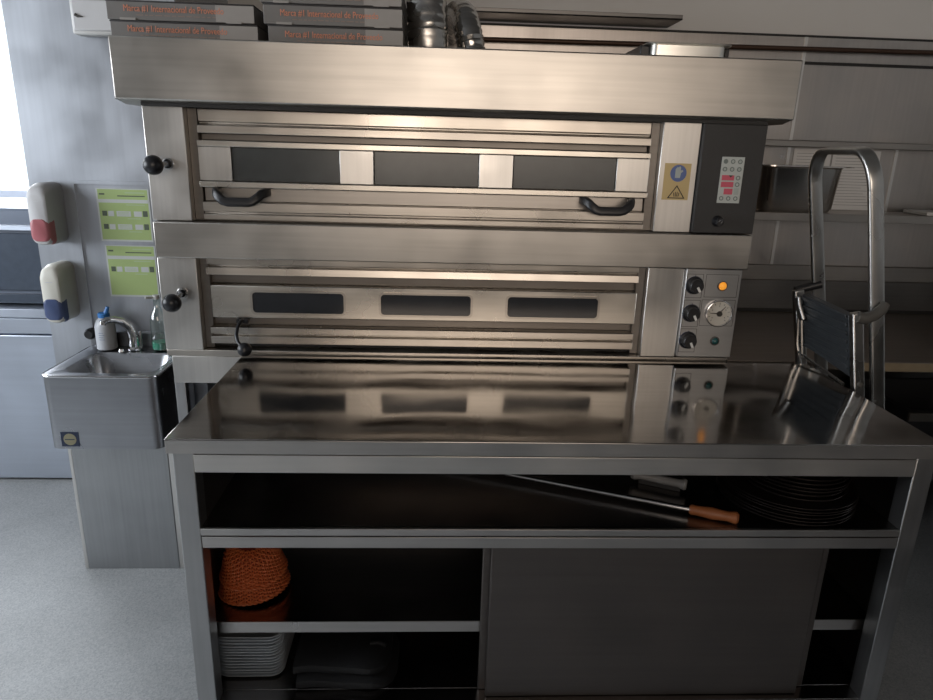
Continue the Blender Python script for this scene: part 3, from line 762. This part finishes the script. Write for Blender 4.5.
# ------------------------------------------------------------------ things on top of the oven
ZT = 1.7507
def pizza_box(x0, x1, z, label, yf=.69, h=.051):
    t = thing('pizza_box', label, 'pizza box', ((x0+x1)/2, yf+.2, z), 'black pizza boxes')
    cx = (x0+x1)/2
    ca = MB().box(x0, x1, yf, yf+.40, z+.001, z+h-.003, 0).build('carton', M['box'], t, bevel=.002)
    MB().box(x0-.001, x1+.001, yf-.002, yf+.40, z+h-.0045, z+h-.0005, 0).build('lid', M['boxshadow'], t, bevel=.0015)  # near-black lid band paints the shadow line between stacked boxes
    MB().box(x1-.105, x1, yf-.0015, yf, z+.003, z+h-.0055).build('side_flap', M['boxlight'], t)
    for q in (x1-.078, x0+.035): MB().box(q, q+.043, yf-.003, yf, z, z+.006).build('tab', M['boxlight'], ca)
    text_mesh('printed_lettering', 'Marca #1 Internacional de Proveedo', .024, (x0+.046, yf-.0016, z+.0225), M['boxtext'], ca, width=.272)
    b = MB()
    xx = x0+.08
    while xx < x1-.10:
        l = random.uniform(.008, .02); b.box(xx, min(xx+l, x1-.1), yf-.0008, yf, z+.0125, z+.0148); xx += l+.004
    b.build('small_print', M['boxtext2'], ca)
    return t
pizza_box(-.316, .088, ZT, 'lower black pizza box of the left pair on the oven')
pizza_box(-.322, .080, ZT+.0515, 'upper black pizza box of the left pair on the oven')
pizza_box(.117, .494, ZT, 'bottom black pizza box of the right stack beside the foil ducts', h=.054)
pizza_box(.106, .492, ZT+.0545, 'middle black pizza box of the right stack beside the foil ducts', h=.054)
pizza_box(.100, .490, ZT+.109, 'top black pizza box of the right stack beside the foil ducts', h=.054)

def duct(pts, r, label):
    mb = MB(); P_ = [Vector(p) for p in pts]; out = []; rs = []
    # dense samples along the path with corrugated radius
    n = 60
    for i in range(n+1):
        t = i/n*(len(P_)-1); k = min(int(t), len(P_)-2); f = t-k
        p0 = P_[max(k-1, 0)]; p1 = P_[k]; p2 = P_[k+1]; p3 = P_[min(k+2, len(P_)-1)]
        q = .5*((2*p1)+(p2-p0)*f+(2*p0-5*p1+4*p2-p3)*f*f+(3*p1-p0-3*p2+p3)*f**3)
        out.append(q); rs.append(r*(1+.035*math.sin(i*2.1)+.02*random.uniform(-1, 1)))
    mb.tube(out, rs, 22)
    o = mb.build('flexible_duct', M['foil']); tag(o, label, 'duct', 'foil ducts')
duct([(.566, .87, ZT+.003), (.562, .87, 1.82), (.558, .89, 1.90), (.548, .96, 1.99), (.54, 1.12, 2.06), (.54, 1.35, 2.09), (.54, BW-.02, 2.1)], .061, 'thick crinkled foil duct rising from the oven top beside boxes')
duct([(.703, .90, ZT+.003), (.696, .90, 1.80), (.684, .92, 1.85), (.672, 1.0, 1.90), (.655, 1.15, 1.925), (.655, 1.4, 1.93), (.655, BW-.02, 1.93)], .043, 'thin foil duct bending away right of the thick duct')
ft = thing('steel_food_tray', 'shallow steel food tray with bright front lying on the oven top', 'tray', (1.31, .85, ZT))
mb = MB()
def lpt(i, z, r): return [(u, v, z) for u, v in rrect(1.215+i, 1.435-i, .70+i, .98-i, r, 5)]
mb.loft([lpt(.0, ZT+.001, .02), lpt(0, ZT+.040, .022), lpt(-.016, ZT+.042, .03), lpt(-.017, ZT+.045, .03), lpt(.003, ZT+.044, .022), lpt(.014, ZT+.004, .018)])
mb.build('pan_body', M['pan'], ft)
for x0, x1 in ((1.186, 1.214), (1.438, 1.452)): MB().box(x0, x1, .72, .93, ZT+.008, ZT+.040).build('side_bracket', M['black'], ft, bevel=.004)

# ------------------------------------------------------------------ right wall fittings
cpipe = thing('copper_pipe', 'thin brown copper pipe running along the wall above the oven', 'pipe', (1.5, BW-.04, 1.918))
MB().tube([(-.2, BW-.04, 1.908), (3.29, BW-.04, 1.930)], .0095, 12).build('pipe', M['copper'], cpipe)
us = MB().box(.50, 1.535, 1.425, BW-.013, 1.986, 1.992)
us.box(.50, 1.535, 1.425, 1.428, 1.986, 2.004)
tag(us.build('narrow_shelf', M['inner'], bevel=.001), 'dark narrow steel shelf high on the wall right of the ducts', 'shelf')
ra = MB().box(1.62, 3.29, 1.535, BW-.013, 1.533, 1.560)
tag(ra.build('ticket_rail', M['railbar'], bevel=.003), 'slim steel rail across the wall above the deep pan', 'rail')
ws = thing('wall_shelf', 'steel wall shelf carrying the deep pan right of the oven', 'shelf', (2.45, 1.5, 1.25))
MB().box(1.62, 3.29, 1.40, BW-.013, 1.262, 1.268).build('shelf_board', M['railbar'], ws)
MB().box(1.62, 3.29, 1.397, 1.402, 1.235, 1.268).build('front_lip', M['railbar'], ws, bevel=.001)
for x in (1.75, 3.15): MB().prism([(1.41, 1.261), (BW-.013, 1.261), (BW-.013, 1.10)], 'x', x, x+.006).build('bracket', M['railbar'], ws)
gp = thing('deep_food_pan', 'deep dark steel food pan with rolled rim on the wall shelf', 'pan', (2.12, 1.5, 1.269))
mb = MB()
def lg(i, z, r): return [(u, v, z) for u, v in rrect(1.945+i, 2.292-i, 1.415+i, 1.59-i, r, 6)]
mb.loft([lg(.022, 1.2695, .05), lg(.012, 1.285, .055), lg(0, 1.445, .06), lg(-.004, 1.452, .06), lg(-.020, 1.453, .06), lg(-.020, 1.458, .06), lg(.002, 1.457, .06), lg(.012, 1.30, .05), lg(.03, 1.275, .04)])
mb.build('pan_body', M['pot'], gp)
MB().box(2.30, 2.345, 1.46, 1.54, 1.4535, 1.4565).build('rim_tab', M['pot'], gp, bevel=.001)
def sheet(x0, x1, z0, z1, label, y=BW-.013):
    mb = MB().box(x0, x1, y-.0015, y, z0, z1, 0)
    z = z1-.02
    while z > z0+.02:
        mb.box(x0+.015, x1-.015-random.uniform(0, .05), y-.0022, y, z-.0016, z, 1); z -= .0125
    o = mb.build('printed_sheet', [M['paper'], M['paperline']], smooth=False); tag(o, label, 'paper', 'printed sheets on the wall')
sheet(2.150, 2.318, 1.272, 1.529, 'white printed sheet mostly hidden behind the deep pan')
sheet(2.326, 2.540, 1.272, 1.526, 'white printed sheet beside the deep pan, behind the ladder handle')
wb = MB().box(2.66, 2.95, 1.405, 1.56, 1.269, 1.284)
tag(wb.build('cutting_board', M['white'], bevel=.003), 'thin white cutting board lying on the right end of the wall shelf', 'cutting board')

ct = thing('back_counter', 'dark steel counter along the wall right of the oven', 'counter', (2.45, 1.2, 0))
MB().box(1.62, 3.29, .82, BW-.014, .770, .800).build('countertop', M['darksteel'], ct, bevel=.002)
MB().box(2.05, 3.29, .816, .8195, .768, .7985).build('front_edge', M['tan'], ct)
MB().box(1.66, 3.27, 1.45, 1.47, .05, .769).build('back_panel', M['inner'], ct)
MB().box(1.66, 3.27, .90, 1.44, .30, .32).build('lower_shelf', M['inner'], ct)
for x in (1.66, 3.23):
    for y in (.86, 1.40): MB().box(x, x+.04, y, y+.04, 0, .769).build('leg', M['darksteel'], ct)
cr = thing('storage_crate', 'dark plastic crate on the shelf under the right counter', 'crate', (2.6, 1.1, .32))
mb = MB()
mb.loft([[(u, v, .3205) for u, v in rrect(2.43, 2.80, .95, 1.3, .02, 3)], [(u, v, .56) for u, v in rrect(2.41, 2.82, .93, 1.32, .02, 3)], [(u, v, .575) for u, v in rrect(2.40, 2.83, .92, 1.33, .02, 3)], [(u, v, .575) for u, v in rrect(2.425, 2.805, .945, 1.305, .02, 3)], [(u, v, .34) for u, v in rrect(2.445, 2.785, .965, 1.285, .02, 3)]])
mb.build('crate_body', M['crate'], cr)
MB().box(2.405, 2.825, .915, .93, .535, .57).build('rim_bar', M['hinge'], cr, bevel=.003)

# ------------------------------------------------------------------ folding step ladder leaning on the table's right edge
ld_ = thing('step_ladder', 'folded aluminium step ladder with looped handrail leaning at the table end', 'ladder')
# local frame: y along the rungs, z up the ladder, x thickness; root at its foot, tilted toward the table
K = 1.0198
def Z(z): return z*K
ur = MB()
ya, yb, top = .417, .722, 1.497
pts = [(.085, ya, 0), (.085, ya, Z(.7)), (.085, ya, Z(top)-.10)]
for i in range(1, 9):
    a = PI/2*i/8; pts.append((.085, ya+.07-.07*math.cos(a), Z(top)-.10+.10*math.sin(a)))
for i in range(0, 9):
    a = PI/2*i/8; pts.append((.085, yb-.07+.07*math.sin(a), Z(top)-.10+.10*math.cos(a)))
pts += [(.085, yb, Z(.7)), (.085, yb, 0)]
ur.tube(pts, .01, 16, flat=(.041, .018), ref=(1, 0, 0)); ur.build('handrail', M['alu'], ld_, shift=False)
for y0, y1 in ((.385, .409), (.705, .729)):
    fl = MB().box(.0, .030, y0, y1, 0, Z(1.075)).build('front_leg', M['alu'], ld_, bevel=.003, shift=False)
    MB().box(-.004, .034, y0-.003, y1+.003, 0, .03).build('foot', M['black'], fl, bevel=.004, shift=False)
for z in (Z(.25), Z(.50), Z(.76)):
    t = MB().box(-.012, .036, .409, .705, z-.012, z+.012)
    for k in range(6): t.box(-.0135, -.011, .415, .70, z-.010+k*.004, z-.0085+k*.004)
    t.build('step', M['tread'], ld_, bevel=.002, shift=False)
pf = MB().hexa([(.004, .418, Z(.88)), (.024, .418, Z(.88)), (.024, .690, Z(.905)), (.004, .690, Z(.905)), (.006, .418, Z(1.062)), (.026, .418, Z(1.062)), (.026, .672, Z(1.072)), (.006, .672, Z(1.072))])
for k in range(7): pf.box(.001, .006, .425, .68, Z(.90)+k*.026, Z(.90)+k*.026+.012)
pf.build('platform', M['tread'], ld_, bevel=.002, shift=False)
MB().tube([(-.006, .680, Z(1.060)), (-.010, .668, Z(1.035)), (-.006, .655, Z(.995))], .01, 10, flat=(.012, .030), ref=(1, 0, 0)).build('bracket', M['alu'], ld_, shift=False)
MB().tube([(.0, .690, Z(1.0)), (-.004, .700, Z(.90)), (.0, .69, Z(.83))], .005, 8).tube([(-.002, .668, Z(.99)), (-.004, .672, Z(.86))], .005, 8).tube([(-.004, .69, Z(.875)), (-.006, .43, Z(.855))], .004, 8).build('brace', M['alu'], ld_, shift=False)
MB().tube([(.012, .386, Z(1.065)), (.03, .383, Z(1.058)), (.06, .388, Z(1.06)), (.085, .392, Z(1.072)), (.098, .396, Z(1.085))], [.016, .017, .016, .015, .012], 12, ).build('hinge', M['hinge'], ld_, shift=False)
MB().tube([(.012, .73, Z(1.07)), (.05, .725, Z(1.075)), (.09, .715, Z(1.08))], .014, 10).build('hinge', M['black'], ld_, shift=False)
for z in (Z(.865),): MB().lathe([(0, .380), (.007, .381), (.008, .385)], (.015, 0, z), 12, 'y').build('rivet', M['hinge'], ld_, shift=False)
ld_.location = (1.8045+.213*.85+.006, 0, 0); ld_.rotation_euler = (0, -math.atan(.213), 0)

# ------------------------------------------------------------------ lights
def area(name, loc, target, sx, sy, power, col, spread=180):
    l = bpy.data.lights.new(name, 'AREA'); l.shape = 'RECTANGLE'; l.size = sx; l.size_y = sy; l.energy = power; l.color = col; l.spread = math.radians(spread)
    o = bpy.data.objects.new(name, l); COL.objects.link(o); o.location = loc
    o.rotation_euler = (Vector(target)-Vector(loc)).to_track_quat('-Z', 'Y').to_euler(); return o
area('side_window_daylight', (-2.68, -.2, 1.68), (0, .0, 1.0), 1.7, 1.3, 40, (.90, .95, 1))
area('far_window_daylight', (-1.7, 2.15, 1.85), (-1.3, -.6, .0), 1.4, 1.1, 42, (.92, .96, 1))
area('rear_warm_fill', (1.2, -3.30, 1.90), (1.5, .6, 1.85), 2.7, 1.3, 5.5, (1, .84, .70), 68)  # added warm fill behind the camera, brightens the oven front

w = bpy.data.worlds.new('world'); S.world = w; w.use_nodes = True
bg = w.node_tree.nodes['Background']; bg.inputs[0].default_value = (.89, .945, 1, 1); bg.inputs[1].default_value = 1.3

# ------------------------------------------------------------------ camera
f, p, y, r = 677.17, .2881, -.0494, .029
fwd = Vector((-math.sin(y), math.cos(y), 0)); right = Vector((math.cos(y), math.sin(y), 0)); up = Vector((0, 0, 1))
f2 = fwd*math.cos(p)-up*math.sin(p); u2 = up*math.cos(p)+fwd*math.sin(p)
r3 = right*math.cos(r)+u2*math.sin(r); u3 = u2*math.cos(r)-right*math.sin(r)
cam = bpy.data.cameras.new('camera'); co = bpy.data.objects.new('camera', cam); COL.objects.link(co)
Mx = Matrix((r3, u3, -f2)).transposed().to_4x4(); Mx.translation = Vector((.5966, -1.4088, 1.4845))
co.matrix_world = Mx
cam.sensor_fit = 'HORIZONTAL'; cam.sensor_width = 36; cam.lens = f*36/933; cam.clip_start = .02
S.camera = co
S.view_settings.view_transform = 'Standard'; S.view_settings.look = 'None'
S.view_settings.exposure = .27; S.view_settings.gamma = 1.07
S.cycles.use_denoising = True
S.cycles.max_bounces = 10; S.cycles.glossy_bounces = 6; S.cycles.diffuse_bounces = 4; S.cycles.transparent_max_bounces = 10
S.cycles.sample_clamp_indirect = 6
S.cycles.caustics_reflective = False; S.cycles.caustics_refractive = False
